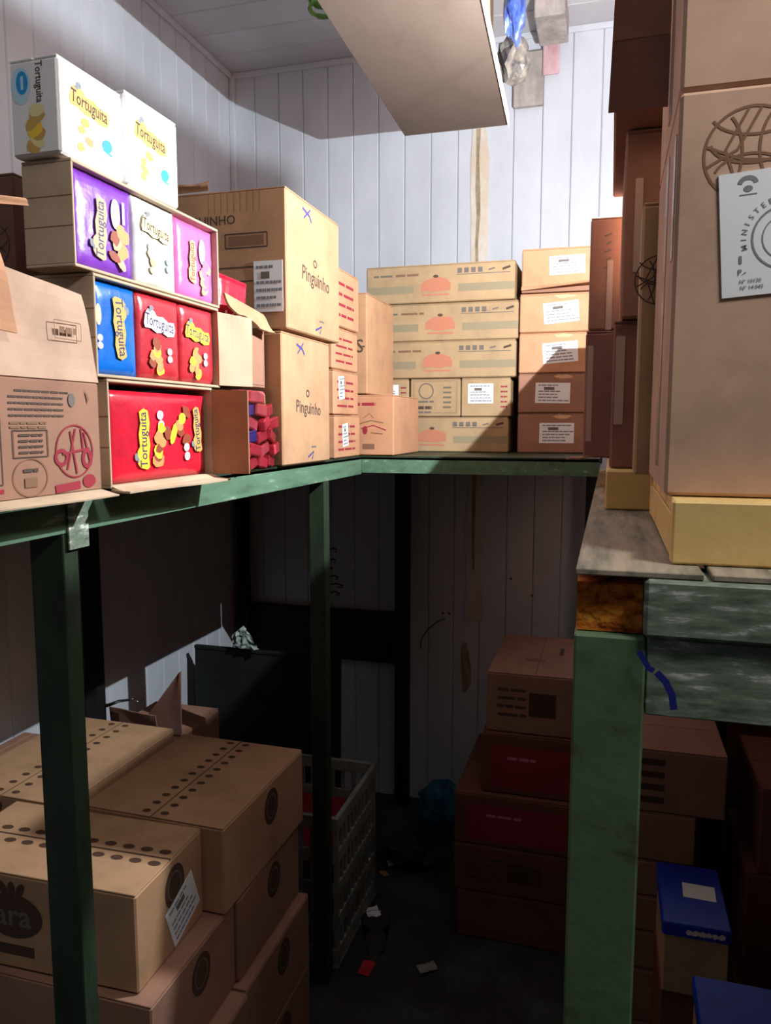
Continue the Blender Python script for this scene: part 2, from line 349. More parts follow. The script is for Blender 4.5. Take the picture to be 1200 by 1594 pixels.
lsb('leg', (XW+.012, 1.85, .001), (XW+.052, 1.89, 1.36), 'black'); lsb('leg', (XW+.022, 2.80, .001), (XW+.062, 2.84, 1.36), 'black')
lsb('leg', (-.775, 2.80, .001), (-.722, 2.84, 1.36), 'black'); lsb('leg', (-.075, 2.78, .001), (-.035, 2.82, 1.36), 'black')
lsb('gusset_plate', (-.679, .845, 1.335), (-.676, .885, 1.40), 'greenbr', .0005)

RZ = 1.385
rs = thing('shelf_frame', 'scraped green steel shelf frame with thick square legs at the right', 'shelf', (-.023, .63, 0)); org = rs.location
def rsb(name, a, b, mat, bev=.0012): return box(name, Vector(a)-org, Vector(b)-org, mat, rs, bev)
rsb('leg', (-.023, .63, .001), (.033, .69, 1.331), 'greenpost', .002)
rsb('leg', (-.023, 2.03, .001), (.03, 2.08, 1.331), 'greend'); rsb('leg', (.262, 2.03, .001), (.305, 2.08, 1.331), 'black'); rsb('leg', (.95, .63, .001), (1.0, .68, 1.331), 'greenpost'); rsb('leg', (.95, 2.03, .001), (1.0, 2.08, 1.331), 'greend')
rsb('beam', (.0335, .631, 1.268), (1.0, .68, 1.331), 'greenbr')
rsb('beam', (.030, .625, 1.3325), (1.0, .69, 1.3795), 'greenbr', .003)
rsb('rusty_channel_end', (-.022, .640, 1.332), (.0295, .69, 1.372), 'rust', 0)
rsb('side_beam', (-.023, .69, 1.332), (.03, 2.09, 1.3795), 'greend')
rsb('side_beam', (-.023, .70, 1.27), (-.018, 2.03, 1.331), 'greend', 0)
x = -.023
for k in range(10):
    rsb('deck_board', (x, .628, 1.380), (x+.096, 2.092, RZ), 'deck', .0008); x += .1023
P = Print((Vector((0, -.0062, 0)), Vector((1, 0, 0)), Vector((0, 0, 1)), Vector((0, -1, 0))))
P.line('marker', [(.050, 1.322), (.055, 1.314), (.058, 1.309), (.062, 1.307)], .0045); P.line('marker', [(.064, 1.306), (.071, 1.299), (.076, 1.289), (.078, 1.277)], .0055)
P.O.y = .0; P.build(rs, 'blue_marker_stroke')

# ================================================================== BACK SHELF, LONG FLAT CARTONS
def long_print(P, w, h):
    v = h*.36
    P.rect('band', w*.165, v, w*.33, h*.2); P.rect('band', w*.815, v, w*.37, h*.2)
    P.ell('inkpink', w*.48, h*.46, w*.1, h*.19, wob=.08); P.rect('inkpink', w*.48, h*.4, w*.2, h*.2); P.ell('ink', w*.48, h*.68, w*.018, h*.04)
    P.rect('inkpink', w*.48, h*.2, w*.18, h*.05)
    P.words('inkgrey', w*.05, h*.74, w*.14, h*.05, 2); P.words('inkbrown', w*.2, h*.74, w*.17, h*.06, 2)
    for k in range(4): P.rect('inkgrey', w*(.64+.045*k), h*.80, w*.03, h*.13)
    P.line('inkgrey', [(w*.62, h*.70), (w*.97, h*.70)], h*.02); P.line('inkgrey', [(w*.83, h*.78), (w*.87, h*.82)], h*.04); P.line('ink', [(w*.92, h*.78), (w*.97, h*.84)], h*.06)
lg = 'long flat cartons stacked on the back shelf'
def lab(P, w, h):
    for k in range(5): P.words('inkred', w*.80, h*(.25+.13*k), w*.14, h*.04, 3)
def stamp(P, w, h):
    P.frame('inkgrey', w*.5, h*.52, w*.86, h*.84, .0012); P.ring('inkgrey', w*.32, h*.68, w*.14, h*.2, .004); P.words('inkgrey', w*.12, h*.4, w*.36, h*.05, 2)
    P.words('ink', w*.12, h*.24, w*.32, h*.08, 2); P.words('inkgrey', w*.15, h*.12, w*.28, h*.04, 2)
    for k in range(5): P.rect('inkgrey', w*.74, h*(.25+.13*k), w*.16, h*.05)
Yb = 2.45
carton('long flat carton at the bottom of the back shelf pile', (-.78, -.309), (Yb, 2.80), (ZS, 1.522), 'card2', prints=[('F', long_print)], group=lg)
carton('small carton with white sheet, leftmost of three in a row on the back shelf', (-.765, -.632), (Yb, 2.78), (1.523, 1.645), 'card2', sheets=[('F', .062, .078, .075, .05, 0)], prints=[('F', lab)])
carton('small carton with a round grey stamp, middle of three on the back shelf', (-.626, -.462), (Yb, 2.78), (1.523, 1.644), 'card2', prints=[('F', stamp)])
carton('small carton with a square white sheet, rightmost of three on the back shelf', (-.459, -.303), (Yb, 2.78), (1.523, 1.645), 'card2', sheets=[('F', .062, .072, .08, .062, 0)], prints=[('F', lab)])
carton('long grey banded carton, third from the top of the back shelf pile', (-.765, -.289), (Yb, 2.80), (1.646, 1.763), 'card2', prints=[('F', long_print)], group=lg)
carton('long banded carton shifted right, second from top of the back shelf pile', (-.758, -.284), (Yb+.005, 2.80), (1.764, 1.882), 'card2', prints=[('F', long_print)], group=lg, rz=.004)
carton('long grey banded carton on top of the back shelf pile', (-.774, -.296), (Yb, 2.80), (1.883, 2.002), 'card2', prints=[('F', long_print)], group=lg)

rg = 'labelled cartons in the right column of the back shelf'
def tearp(P, w, h): P.ell('tanprint', w*.6, h*.92, w*.12, h*.05, wob=.3)
for k, (z0, z1, u, mt, lbx, a) in enumerate((
        (ZS, 1.533, .12, 'card4', 'brown labelled carton at the bottom of the right back column', 0),
        (1.534, 1.655, .105, 'card4', 'brown labelled carton second from the bottom of the right back column', -.02),
        (1.656, 1.778, .125, 'card3', 'orange carton with label, third from the bottom of the right back column', .07),
        (1.779, 1.896, .125, 'card3', 'orange carton with tilted label, second from the top of the right back column', .08))):
    carton(lbx, (-.279, -.055), (Yb, 2.78), (z0, z1), mt, sheets=[('F', u, (z1-z0)*.5, .105, .062, a)], prints=[('F', tearp)], group=rg, rz=(-.01, .008, 0, .006)[k])
t = carton('sagging orange carton with torn lower edge on top of the right back column', (-.275, -.055), (Yb, 2.78), (1.915, 2.030), 'card3', sheets=[('F', .135, .062, .105, .055, .03)], group=rg, rz=.012)
flap('torn_flap', [(0, -.004, -.010), (.22, -.03, .004), (.22, -.004, .012), (0, -.001, .004)], 'card3', t, .004, .004)
box('bottom_flap', (0, .002, -.016), (.218, .32, -.001), 'card4', t, .001)

# ================================================================== CORNER CARTONS (left wing, far end)
def ping_side(P, w, h):
    P.text('ink', w*.52, h*.44, 'Pinguinho', w*.52, a=-.05); P.ring('ink', w*.5, h*.56, w*.03, h*.025, .004)
    P.line('inkblue', [(w*.28, h*.93), (w*.40, h*.90), (w*.44, h*.86)], .006); P.line('inkblue', [(w*.3, h*.86), (w*.42, h*.95)], .004)
    P.rect('inkgrey', w*.62, h*.13, w*.1, h*.015); P.line('inkblue', [(w*.5, h*.05), (w*.62, h*.09), (w*.58, h*.03)], .005)
def ping_front(P, w, h):
    P.text('ink', w*.30, h*.79, 'PINGUINHO', w*.54)
    P.frame('ink', w*.66, h*.64, w*.36, h*.10, .003); P.rect('inkbrown', w*.66, h*.64, w*.3, h*.07)
    P.frame('ink', w*.62, h*.40, w*.4, h*.10, .003)
    for k in range(9): P.line('inkbrown', [(w*(.34+.055*k), h*.84), (w*(.34+.055*k), h*.985)], .0012)
carton('tall tan carton lettered Pinguinho, lower of the two beside the sweets', (-.92, -.665), (1.515, 1.80), (ZS, 1.694), 'card', 'y', prints=[('R', ping_side)])
t = carton('tall tan carton lettered Pinguinho, upper of the two, above the corner of the shelf', (-.93, -.66), (1.535, 1.862), (1.70, 1.99), 'card', 'y', tape=None, prints=[('R', ping_side), ('F', ping_front)], sheets=[('F', .228, .088, .066, .105, 0)])
flap('raised_flap', [(-.06, .004, .292), (.09, .004, .295), (.10, -.01, .31), (-.05, -.02, .30)], 'card', t, .004, .006)
def og_front(P, w, h):
    P.words('inkred', w*.1, h*.85, w*.55, h*.05, 3)
    P.line('inkbrown', [(w*.4, h*.62), (w*.52, h*.70), (w*.6, h*.62)], .002); P.line('inkbrown', [(w*.3, h*.52), (w*.55, h*.58), (w*.8, h*.54)], .003); P.line('inkred', [(w*.35, h*.45), (w*.6, h*.5), (w*.85, h*.42)], .003)
    P.ell('inkred', w*.43, h*.42, w*.05, h*.07); P.line('inkbrown', [(w*.55, h*.38), (w*.78, h*.36)], .003); P.rect('inkbrown', w*.5, h*.15, w*.24, h*.09)
def og_side(P, w, h):
    for k in range(4): P.words('inkred', w*.1, h*(.2+.18*k), w*.7, h*.05, 2)
og = 'small orange cartons piled behind the tall Pinguinho cartons'
carton('small orange carton with white sheet at the bottom of the narrow corner pile', (-.80, -.68), (1.88, 2.085), (ZS, 1.523), 'card3', sheets=[('R', .08, .06, .045, .06, .1)], prints=[('R', og_side)], group=og)
carton('small orange carton with white sheet, second up in the corner pile', (-.80, -.683), (1.88, 2.085), (1.524, 1.64), 'card3', sheets=[('R', .06, .07, .045, .06, .1)], prints=[('R', og_side)], group=og, rz=.01)
carton('small orange carton, third up in the narrow corner pile', (-.80, -.686), (1.88, 2.085), (1.641, 1.75), 'card3', prints=[('R', og_side)], group=og)
carton('small orange carton on top of the narrow corner pile', (-.80, -.682), (1.88, 2.085), (1.751, 1.90), 'card3', prints=[('R', og_side)], group=og)
carton('orange carton with red scribbled emblem at the shelf corner', (-.735, -.586), (2.105, 2.40), (ZS, 1.582), 'card3', prints=[('F', og_front)])
def is_print(P, w, h): P.text('ink', w*.72, h*.47, '|IS', w*.36); P.rect('ink', w*.9, h*.47, w*.1, .004)
carton('tall narrow tan carton lettered IS standing on the orange carton', (-.79, -.664), (2.105, 2.38), (1.584, 1.866), 'card', prints=[('F', is_print)])

# ================================================================== DISPLAY CARTONS WITH BAGS (left wing, near end)
def open_carton(label, x0, x1, y0, y1, z0, z1, mat='card5', group=None, top=True, out=.014, rz=0):
    """carton lying on its side, open towards the aisle (+X)"""
    w, d, h = x1-x0, y1-y0, z1-z0; z0 += .0006; h -= .0012; t_ = .004
    t = thing('open_carton', label, 'box', (x0, y0, z0), rz, group)
    box('bottom_panel', (0, 0, 0), (w, d, t_), mat, t, .0008)
    if top: box('top_panel', (0, 0, h-t_), (w, d, h), mat, t, .0008)
    box('back_panel', (0, t_, t_), (t_, d-t_, h-t_), mat, t, .0008)
    box('side_panel', (0, 0, t_), (w, t_, h-t_-.0003), mat, t, .0008); box('side_panel', (0, d-t_, t_), (w, d, h-t_-.0003), mat, t, .0008)
    P = Print(face('F', w, d, h))
    for v in (.38, .66): P.line('inkbrown', [(0, h*v), (w, h*v)], .0012)
    P.build(t, 'crease_line')
    if out: flap('bottom_flap', [(w, .002, .002), (w, d-.002, .002), (w+out, d-.004, -.004), (w+out, .004, -.004)], mat, t, .003, .001)
    return t
def logo(P, u, v, w, a=0, dark='navy', halo='yellow', hat=True):
    """brand lettering on a wavy halo"""
    c, s = math.cos(a), math.sin(a)
    def at(x, y): return (u+x*c-y*s, v+x*s+y*c)
    if halo:
        q = [(-.54, -.09), (-.5, -.17), (-.3, -.15), (-.1, -.2), (.1, -.16), (.3, -.2), (.52, -.15), (.56, -.02), (.5, .12), (.3, .09), (.1, .15), (-.12, .12), (-.2, .2), (-.42, .2), (-.5, .12)]
        P.poly(halo, [at(x*w, y*w) for x, y in q])
    if hat:
        p = at(-.30*w, .24*w); P.ell('textgrey', p[0], p[1], w*.07, w*.05, a); p = at(-.36*w, .18*w); P.ell('sky' if dark == 'textgrey' else 'textgrey', p[0], p[1], w*.05, w*.03, a)
    P.text(dark, u, v, 'Tortuguita', w, a=a, sy=1.35)
def snacks(P, u, v, s, cols, n=8):
    random.seed(int(u*9000)+int(v*7000))
    for k in range(n):
        P.ell(cols[k % len(cols)], u+random.uniform(-.3, .3)*s, v+(k/(n-1)-.5)*s*.95, s*random.uniform(.2, .3), s*random.uniform(.15, .22), random.uniform(-.8, .8), 9, .16)
def badge(P, u, v, s, col='badge', ink='pinkprint', a=0):
    for k in (-.36, .36):
        P.ell(col, u-k*s*math.sin(a), v+k*s*math.cos(a), s*.42, s*.34, a, 14, .05)
        for q in (-.12, .04): P.rect(ink, u-(k+q)*s*math.sin(a), v+(k+q)*s*math.cos(a), s*.4, s*.05, a)
def bag(label, xf, y0, y1, z0, z1, mat, fn=None, dep=.05, group='snack bags standing in the display cartons', lean=0, seed=1):
    """filled pillow bag standing upright, front towards +X"""
    w, h = y1-y0, z1-z0; t = thing('snack_bag', label, 'bag', (xf, y0, z0+.0006), 0, group); t.rotation_euler = (lean, 0, 0)
    n = 14; bm = bmesh.new(); G = []
    def X(u, v, s): 
        b = (max(0, 1-(2*u-1)**6)*max(0, 1-(2*v-1)**6))**.5
        wr = .0011*noise.noise(Vector((u*9+seed, v*7, s*3)))+.0008*noise.noise(Vector((u*25, v*22+seed, s)))
        return (-.0016-.006*(1-b)+wr*.9) if s else -dep+.006*(1-b)
    for s in (0, 1):
        G.append([[bm.verts.new((X(i/n, j/n, s), i/n*w, j/n*(h-.0012))) for i in range(n+1)] for j in range(n+1)])
    for j in range(n):
        for i in range(n):
            bm.faces.new((G[1][j][i], G[1][j][i+1], G[1][j+1][i+1], G[1][j+1][i])); bm.faces.new((G[0][j][i], G[0][j+1][i], G[0][j+1][i+1], G[0][j][i+1]))
    Ed = [(0, i) for i in range(n+1)]+[(j, n) for j in range(1, n+1)]+[(n, i) for i in range(n-1, -1, -1)]+[(j, 0) for j in range(n-1, 0, -1)]
    for k in range(len(Ed)):
        (j, i), (q, r) = Ed[k], Ed[(k+1) % len(Ed)]; bm.faces.new((G[0][j][i], G[0][q][r], G[1][q][r], G[1][j][i]))
    finish('pouch', bm, mat, t, smooth=True)
    if fn:
        P = Print((Vector((.0009, 0, 0)), Vector((0, 1, 0)), Vector((0, 0, 1)), Vector((1, 0, 0)))); fn(P, w, h); P.build(t, 'printed_design')
    return t
PI2 = math.pi/2
# row 1 (lowest)
XF = -.66
c1 = open_carton('lowest open display carton with brown side flap on the shelf edge, red bag inside', -.80, XF, .915, 1.205, ZS, 1.562, 'card5')
flap('side_flap', [(.14, .288, .004), (.205, .296, .004), (.205, .296, .146), (.14, .288, .148)], 'cardin', c1, .004, .002)
flap('long_flap', [(.14, .0, -.002), (.14, .288, -.002), (.172, .29, -.005), (.170, .0, -.005)], 'card5', c1, .003, .001)
def p_row1(P, w, h):
    logo(P, w*.30, h*.46, h*.62, PI2); badge(P, w*.47, h*.68, .021, a=.15); snacks(P, w*.49, h*.40, .052, ['choc2', 'choc', 'yellow', 'choc', 'choc2'])
    P.ell('yellow', w*.60, h*.52, .008, .020, -.5, 10, .1); snacks(P, w*.70, h*.62, .046, ['choc', 'choc', 'choc2', 'yellow'], 5); badge(P, w*.74, h*.30, .020, a=.1)
    logo(P, w*.86, h*.56, h*.52, PI2+.12, dark='navy', halo='mustard')
bag('wide bright red snack bag lying in the lowest display carton', XF-.006, .922, 1.198, 1.4148, 1.548, 'bag_red', p_row1, .08, seed=2)
# row 2
c2 = open_carton('middle open display carton with a pale flap swung out, blue and red bags inside', -.80, XF, .895, 1.235, 1.5625, 1.699, 'card5', out=.0)
flap('swung_flap', [(.14, .335, .004), (.172, .40, .004), (.172, .40, .125), (.14, .335, .130)], 'card5', c2, .004, .002)
def p_blue(P, w, h):
    logo(P, w*.55, h*.52, h*.62, -PI2+.08, dark='navy', halo='mustard'); badge(P, w*.08, h*.34, .014); P.ell('cream', w*.06, h*.62, .006, .014)
def p_red(P, w, h):
    logo(P, w*.46, h*.66, w*.66, -.10, dark='navy', halo='badge'); snacks(P, w*.38, h*.26, .042, ['yellow', 'choc2', 'choc', 'choc2', 'choc2']); badge(P, w*.68, h*.30, .016)
def p_red2(P, w, h):
    logo(P, w*.44, h*.64, w*.66, -.10, dark='navy', halo='yellow'); snacks(P, w*.36, h*.26, .038, ['yellow', 'choc2', 'choc2', 'choc2']); badge(P, w*.66, h*.32, .016)
bag('bright blue snack bag with lettering running downwards', XF-.004, .901, 1.0, 1.5668, 1.694, 'bag_blue', p_blue, seed=3)
bag('red snack bag beside the blue one, halo behind the lettering pale', XF-.004, 1.001, 1.118, 1.5668, 1.694, 'bag_red2', p_red, seed=4)
bag('red snack bag at the far end of the middle display carton', XF-.004, 1.119, 1.229, 1.5668, 1.694, 'bag_red2', p_red2, seed=5)
# row 3
c3 = open_carton('upper open display carton holding purple, white and pink bags', -.735, XF, .860, 1.240, 1.6995, 1.833, 'card5', out=.0)
def p_purple(P, w, h):
    logo(P, w*.40, h*.44, h*.60, PI2-.06, dark='navy', halo='tanprint'); P.ell('badge', w*.66, h*.66, .010, .020)
    P.rect('badge', w*.80, h*.70, .005, .03); snacks(P, w*.72, h*.32, .046, ['tanprint', 'choc', 'choc2', 'choc2'])
def p_wht(P, w, h):
    logo(P, w*.46, h*.68, w*.62, -.10, dark='ink', halo='cream', hat=True); snacks(P, w*.36, h*.32, .034, ['cream', 'tanprint', 'cream', 'white'], 4); badge(P, w*.74, h*.30, .015, 'palesky', 'sky')
def p_pink(P, w, h):
    logo(P, w*.36, h*.48, h*.52, PI2, dark='choc', halo='tanprint', hat=False); P.ell('badge', w*.62, h*.66, .010, .02); snacks(P, w*.68, h*.32, .042, ['tanprint', 'pinkprint', 'tanprint', 'pinkprint'])
bag('purple snack bag with lettering running upwards', XF-.004, .866, .998, 1.7040, 1.828, 'bag_purple', p_purple, seed=6)
bag('white snack bag between the purple and the pink bag', XF-.003, 1.0, 1.112, 1.7040, 1.827, 'bag_white', p_wht, seed=7)
bag('pink snack bag at the far end of the upper display carton', XF-.004, 1.114, 1.234, 1.7040, 1.825, 'bag_pink', p_pink, seed=8)
# row 4: white printed display boxes
def p_wbox(P, w, h):
    logo(P, w*.46, h*.64, w*.56, -.08, dark='ink', halo='mustard'); snacks(P, w*.36, h*.30, .034, ['mustard', 'choc2', 'mustard', 'mustard'], 4); P.ell('palesky', w*.72, h*.20, .013, .016); P.ell('sky', w*.72, h*.31, .011, .008, .3); P.rect('sky', w*.72, h*.24, .018, .003, -.2)
def p_wfront(P, w, h):
    P.text('ink', w*.62, h*.74, 'Tortuguita', h*.42, a=-PI2, sy=1.3); P.ell('palesky', w*.24, h*.72, .015, .022); P.ell('sky', w*.27, h*.75, .009, .014); P.rect('palesky', w*.27, h*.75, .004, .016)
    snacks(P, w*.48, h*.27, .045, ['mustard', 'cream', 'mustard', 'yellow', 'mustard'], 7)
wg = 'white printed display boxes on top of the bag pile'
carton('nearer of the two white printed boxes on top, small grey dent at its corner', (-.738, -.665), (.850, .978), (1.8345, 1.952), 'whitecard', 'y', prints=[('R', p_wbox), ('F', p_wfront)], group=wg, rz=-.02)
carton('farther of the two white printed boxes on top of the bag pile', (-.74, -.663), (.985, 1.118), (1.8345, 1.963), 'whitecard', 'y', prints=[('R', p_wbox)], group=wg, rz=-.015)

# big opened carton at the near left
def p_big(P, w, h):
    P.frame('ink', w*.16, h*.45, w*.30, h*.62, .002)
    for k in range(3): P.words('ink', w*.03, h*(.70-.06*k), w*.22, h*.028, 3)
    P.rect('inkbrown', w*.18, h*.42, w*.03, h*.16); P.words('ink', w*.02, h*.30, w*.26, h*.03, 4); P.rect('inkbrown', w*.20, h*.24, w*.07, h*.13); P.words('inkbrown', w*.02, h*.22, w*.08, h*.10, 3)
    P.words('inkred', w*.0, h*.09, w*.32, h*.035, 4)
    for k in range(5): P.words('ink', w*.36+(.04 if k == 0 else 0)*w, h*(.89-.05*k), w*.36, h*.018, 9)
    for k in range(2): P.words('inkbrown', w*.36, h*(.63-.035*k), w*.24, h*.02, 4)
    P.frame('ink', w*.49, h*.46, w*.22, h*.22, .0016)
    for k in range(4): P.words('ink', w*.41, h*(.53-.047*k), w*.16, h*.02, 3)
    P.ring('inkbrown', w*.48, h*.18, w*.11, h*.155, .0014); P.words('ink', w*.43, h*.24, w*.1, h*.03, 2); P.rect('inkbrown', w*.48, h*.14, w*.08, h*.08)
    P.ring('inkred', w*.79, h*.38, w*.135, h*.23, .0022); P.ring('inkred', w*.69, h*.33, w*.04, h*.06, .005); P.ring('inkred', w*.88, h*.31, w*.03, h*.07, .006)
    for a, b in (((.73, .22), (.80, .58)), ((.80, .18), (.76, .56)), ((.86, .25), (.84, .58)), ((.90, .30), (.86, .55)), ((.70, .36), (.90, .40))): P.line('inkred', [(w*a[0], h*a[1]), (w*b[0], h*b[1])], .003)
    P.rect('inkred', w*.73, h*.07, w*.18, h*.07, .06); P.ell('inkred', w*.89, h*.105, w*.05, h*.06)
    P.ell('inkgrey', w*.78, h*.83, w*.025, h*.06); P.poly('inkbrown', [(w*.88, h*.93), (w*.90, h*.80), (w*.92, h*.93), (w*.91, h*.86)])
t = thing('opened_carton', 'large opened brown carton with red oval print at the near left shelf edge', 'box', (-.96, .46, ZS+.0006)); bw, bd, bh = .30, .437, .144
box('body', (0, 0, 0), (bw, bd, bh), 'card4', t, .003)
P = Print((Vector((bw+.0002, bd-.26, 0)), Vector((0, 1, 0)), Vector((0, 0, 1)), Vector((1, 0, 0)))); p_big(P, .26, bh); P.build(t)
f1 = flap('raised_flap', [(bw-.002, .02, bh), (bw-.002, bd, bh), (bw-.012, bd-.018, bh+.112), (bw-.022, .04, bh+.142)], 'card6', t, .004, .006)
P = Print((Vector((bw+.001, bd-.12, bh)), Vector((0, 1, 0)), Vector((0, 0, 1)), Vector((1, 0, 0)))); P.frame('inkbrown', .062, .062, .05, .022, .0012); P.words('inkbrown', .045, .062, .034, .008, 2); P.build(t)
flap('bottom_flap', [(bw, bd-.30, .001), (bw, bd-.004, .001), (bw+.03, bd-.006, -.005), (bw+.028, bd-.30, -.005)], 'card5', t, .002, .001)
flap('torn_flap', [(bw+.006, .10, .20), (bw+.008, bd-.155, .192), (bw+.010, bd-.18, .275), (bw+.006, .10, .36)], 'card3', t, .004, .006)
flap('thin_flap_edge', [(bw-.06, .10, .305), (bw-.016, bd-.098, .348), (bw-.016, bd-.104, .355), (bw-.06, .10, .318)], 'card3', t, .004, .003)
def globe(P, u, v, r, t=.0016, ink='ink'):
    P.ring(ink, u, v, r, r, t)
    P.ring(ink, u+r*.05, v+r*.95, r*.95, r*.55, t, math.pi*1.12, math.pi*1.9, 14); P.ring(ink, u, v-r*.55, r*.8, r*.55, t, .35, 2.8, 14); P.ring(ink, u+.02*r, v+.3*r, r*.9, r*.5, t, 3.3, 6.1, 14)
    P.ring(ink, u-r*.75, v, r*.55, r*.95, t, -1.0, 1.0, 14); P.ring(ink, u+r*.85, v+r*.1, r*.7, r*1.0, t, 2.2, 4.0, 14)
    P.line(ink, [(u-r*.95, v-r*.25), (u-r*.3, v+r*.1), (u+r*.15, v+r*.95)], t); P.line(ink, [(u-r*.95, v+r*.2), (u-r*.2, v-r*.12), (u+r*.7, v-r*.2)], t); P.line(ink, [(u-r*.1, v+r*.97), (u-r*.55, v+.1*r), (u-r*.2, v-r*.95)], t)
carton('brown carton with a dark round print behind the big opened carton', (-1.10, -.80), (.92, 1.12), (ZS, 1.845), 'carddark', prints=[('F', lambda P, w, h: globe(P, w*.86, h*.78, .03))])

# sweets bag, torn carton and red packet
t = thing('sweets_bag', 'clear bag crammed with red wrapped sweets and two blue ones', 'bag', (-.80, 1.31, ZS+.001))
random.seed(5)
for k in range(24):
    col = k % 4; row = k // 4
    yy = .014+.045*col+random.uniform(-.004, .004)+(.01 if row % 2 else 0); zz = .012+.026*row
    if row == 5 and col == 3: continue
    mt = 'sweet_blue' if (col == 1 and row in (2, 4)) else ('sweet_red' if random.random() < .5 else 'sweet_pale')
    bm = bmesh.new(); M4 = Matrix.Translation((.118+random.uniform(-.008, .006), yy+.014, zz)) @ Matrix.Rotation(random.uniform(-.35, .35), 4, 'X') @ Matrix.Rotation(random.uniform(-.3, .3), 4, 'Z')
    add_box(bm, (-.010, -.022, -.0115), (.010, .022, .0115), M4); finish('wrapped_sweet', bm, mt, t, .003)
box('backing_card', (.0, .004, .0), (.09, .19, .150), 'cardin', t, .001)
bm = bmesh.new(); n = 14; g = [[bm.verts.new((.134+.006*math.sin(math.pi*i/n)*math.sin(math.pi*j/n)+.003*noise.noise(Vector((i*.9, j*.8, 2))), .002+.19*i/n, .002+.155*j/n)) for i in range(n+1)] for j in range(n+1)]
for j in range(n):
    for i in range(n): bm.faces.new((g[j][i], g[j][i+1], g[j+1][i+1], g[j+1][i]))
finish('clear_film', bm, 'clear', t, smooth=True)
t = open_carton('worn brown carton with a torn lip hanging over the sweets', -.98, -.70, 1.315, 1.505, 1.5745, 1.705, 'card4', top=False, out=0)
box('front_panel', (.2762, .0045, .0045), (.28, .1855, .110), 'card4', t, .0008)
flap('torn_lip', [(.279, .018, .168), (.279, .186, .150), (.312, .180, .112), (.300, .022, .125)], 'card3', t, .004, .008)
flap('upright_flap', [(.19, -.002, .125), (.27, -.002, .125), (.262, -.004, .165), (.20, -.004, .175)], 'card4', t, .004, .004)
t = bag('small folded red packet poking up behind the pink bag', 0, 0, .085, 0, .20, 'bag_red', lambda P, w, h: [P.rect('badge', .010+.007*k, .10+.014*(k % 3), .006, .005, .3) for k in range(6)], .012, seed=11, group=None)
t.location = (-.733, 1.345, 1.592); t.rotation_euler = (-.12, 0, -.25)

# ================================================================== RIGHT SHELF: pallets and cartons
def pallet(label, x0, x1, y0, y1, z0, h=.0535, blocks=(.0, .5, 1)):
    t = thing('pallet', label, 'pallet', (x0, y0, z0+.0006), 0, 'yellow painted pallets on the right shelf'); w, d = x1-x0, y1-y0; h -= .001
    box('front_board', (0, 0, 0), (w, .02, h), 'yellowp', t, .002); box('rear_board', (0, d-.02, 0), (w, d, h), 'yellowp', t, .002)
    for k in range(3): box('stringer', (k*(w-.022)/2, .0205, .004), (k*(w-.022)/2+.022, d-.0205, h-.0125), 'yellowp', t, .001)
    n = 4
    for k in range(n): y = .0215+k*(d-.043)/n; box('slat', (0.001, y, h-.012), (w-.001, y+(d-.043)/n-.012, h), 'yellowp', t, .001)
    return t
ZP = RZ+.0535
pallet('yellow pallet at the front of the right shelf under the tall carton', .051, .85, .665, 1.03, RZ)
pallet('yellow pallet set farther back and jutting out left on the right shelf', -.004, .80, 1.075, 2.04, RZ)
# tall near carton
def p_tall(P, w, h):
    r = .052; globe(P, .066, h-.063, .0375, .0022, 'inkbrown')
tt = thing('cardboard_box', 'tall tan carton with globe print and white notice, nearest on the right shelf', 'box', (.046, .700, ZP+.0006), 0); w_, d_, h_ = .40, .275, .328
box('body', (0, 0, 0), (w_, d_, h_), 'card6', tt, .003)
P = Print(face('F', w_, d_, h_)); globe(P, .056, h_-.052, .036, .0022, 'inkbrown'); P.build(tt)
# paper notice
bm = bmesh.new(); add_box(bm, (0, -.0012, 0), (.12, 0, .0975)); sh = finish('paper_notice', bm, 'paper', tt); sh.location = (.0385, -.0004, .163); sh.rotation_euler = (0, -.07, 0)
sh['label'] = 'white printed notice with a round seal'
P = Print((Vector((0, -.0013, 0)), Vector((1, 0, 0)), Vector((0, 0, 1)), Vector((0, -1, 0))))
P.ring('textgrey', .0215, .088, .006, .0045, .0035, 0, math.pi, 10); P.ell('textgrey', .0215, .084, .0035, .0025); P.line('textgrey', [(.015, .0795), (.028, .0795)], .0008)
P.ring('textgrey', .048, .043, .0245, .0245, .0016); P.ring('textgrey', .048, .043, .017, .017, .001)
for k, ch in enumerate('MINISTERIO DA'):
    a = math.pi*1.05-k*.20
    if ch != ' ': P.text('textgrey', .048+.0305*math.cos(a), .043+.0305*math.sin(a), ch, size=.0060, a=a-PI2)
P.text('textgrey', .046, .047, 'A', size=.014); P.text('textgrey', .046, .037, 'II', size=.008)
P.rect('textgrey', .0145, .029, .0022, .006); P.text('textgrey', .0155, .019, 'P.-', size=.0065)
P.text('textgrey', .0215, .0115, 'Nº 10130', size=.0042); P.text('textgrey', .0225, .0065, 'Nº 14.043', size=.0042); P.build(sh, 'notice_print')
tu = thing('cardboard_box', 'upper tan carton on top of the tall carton with the globe print', 'box', (.046, .702, ZP+.330)); box('body', (0, 0, 0), (.40, .273, .33), 'card6', tu, .003)
flap('side_flap', [(-.058, .15, .045), (-.001, .15, .045), (-.001, .15, .111), (-.056, .15, .111)], 'carddark', tu, .004, .001)
flap('side_flap', [(-.056, .15, .112), (-.001, .15, .112), (-.001, .15, .33), (-.050, .15, .33)], 'card4', tu, .004, .001)
tv = carton('added light-blocking tan carton on the very top of the near stack on the right shelf', (.05, .446), (.705, .975), (2.10, 2.55), 'card6', 'y')  # out-of-view carton added to block the fill
for par in (tt, tu):
    bm = bmesh.new(); add_box(bm, (-.0008, .10, .02), (0, .135, .31)); finish('packing_tape', bm, 'tape', par)
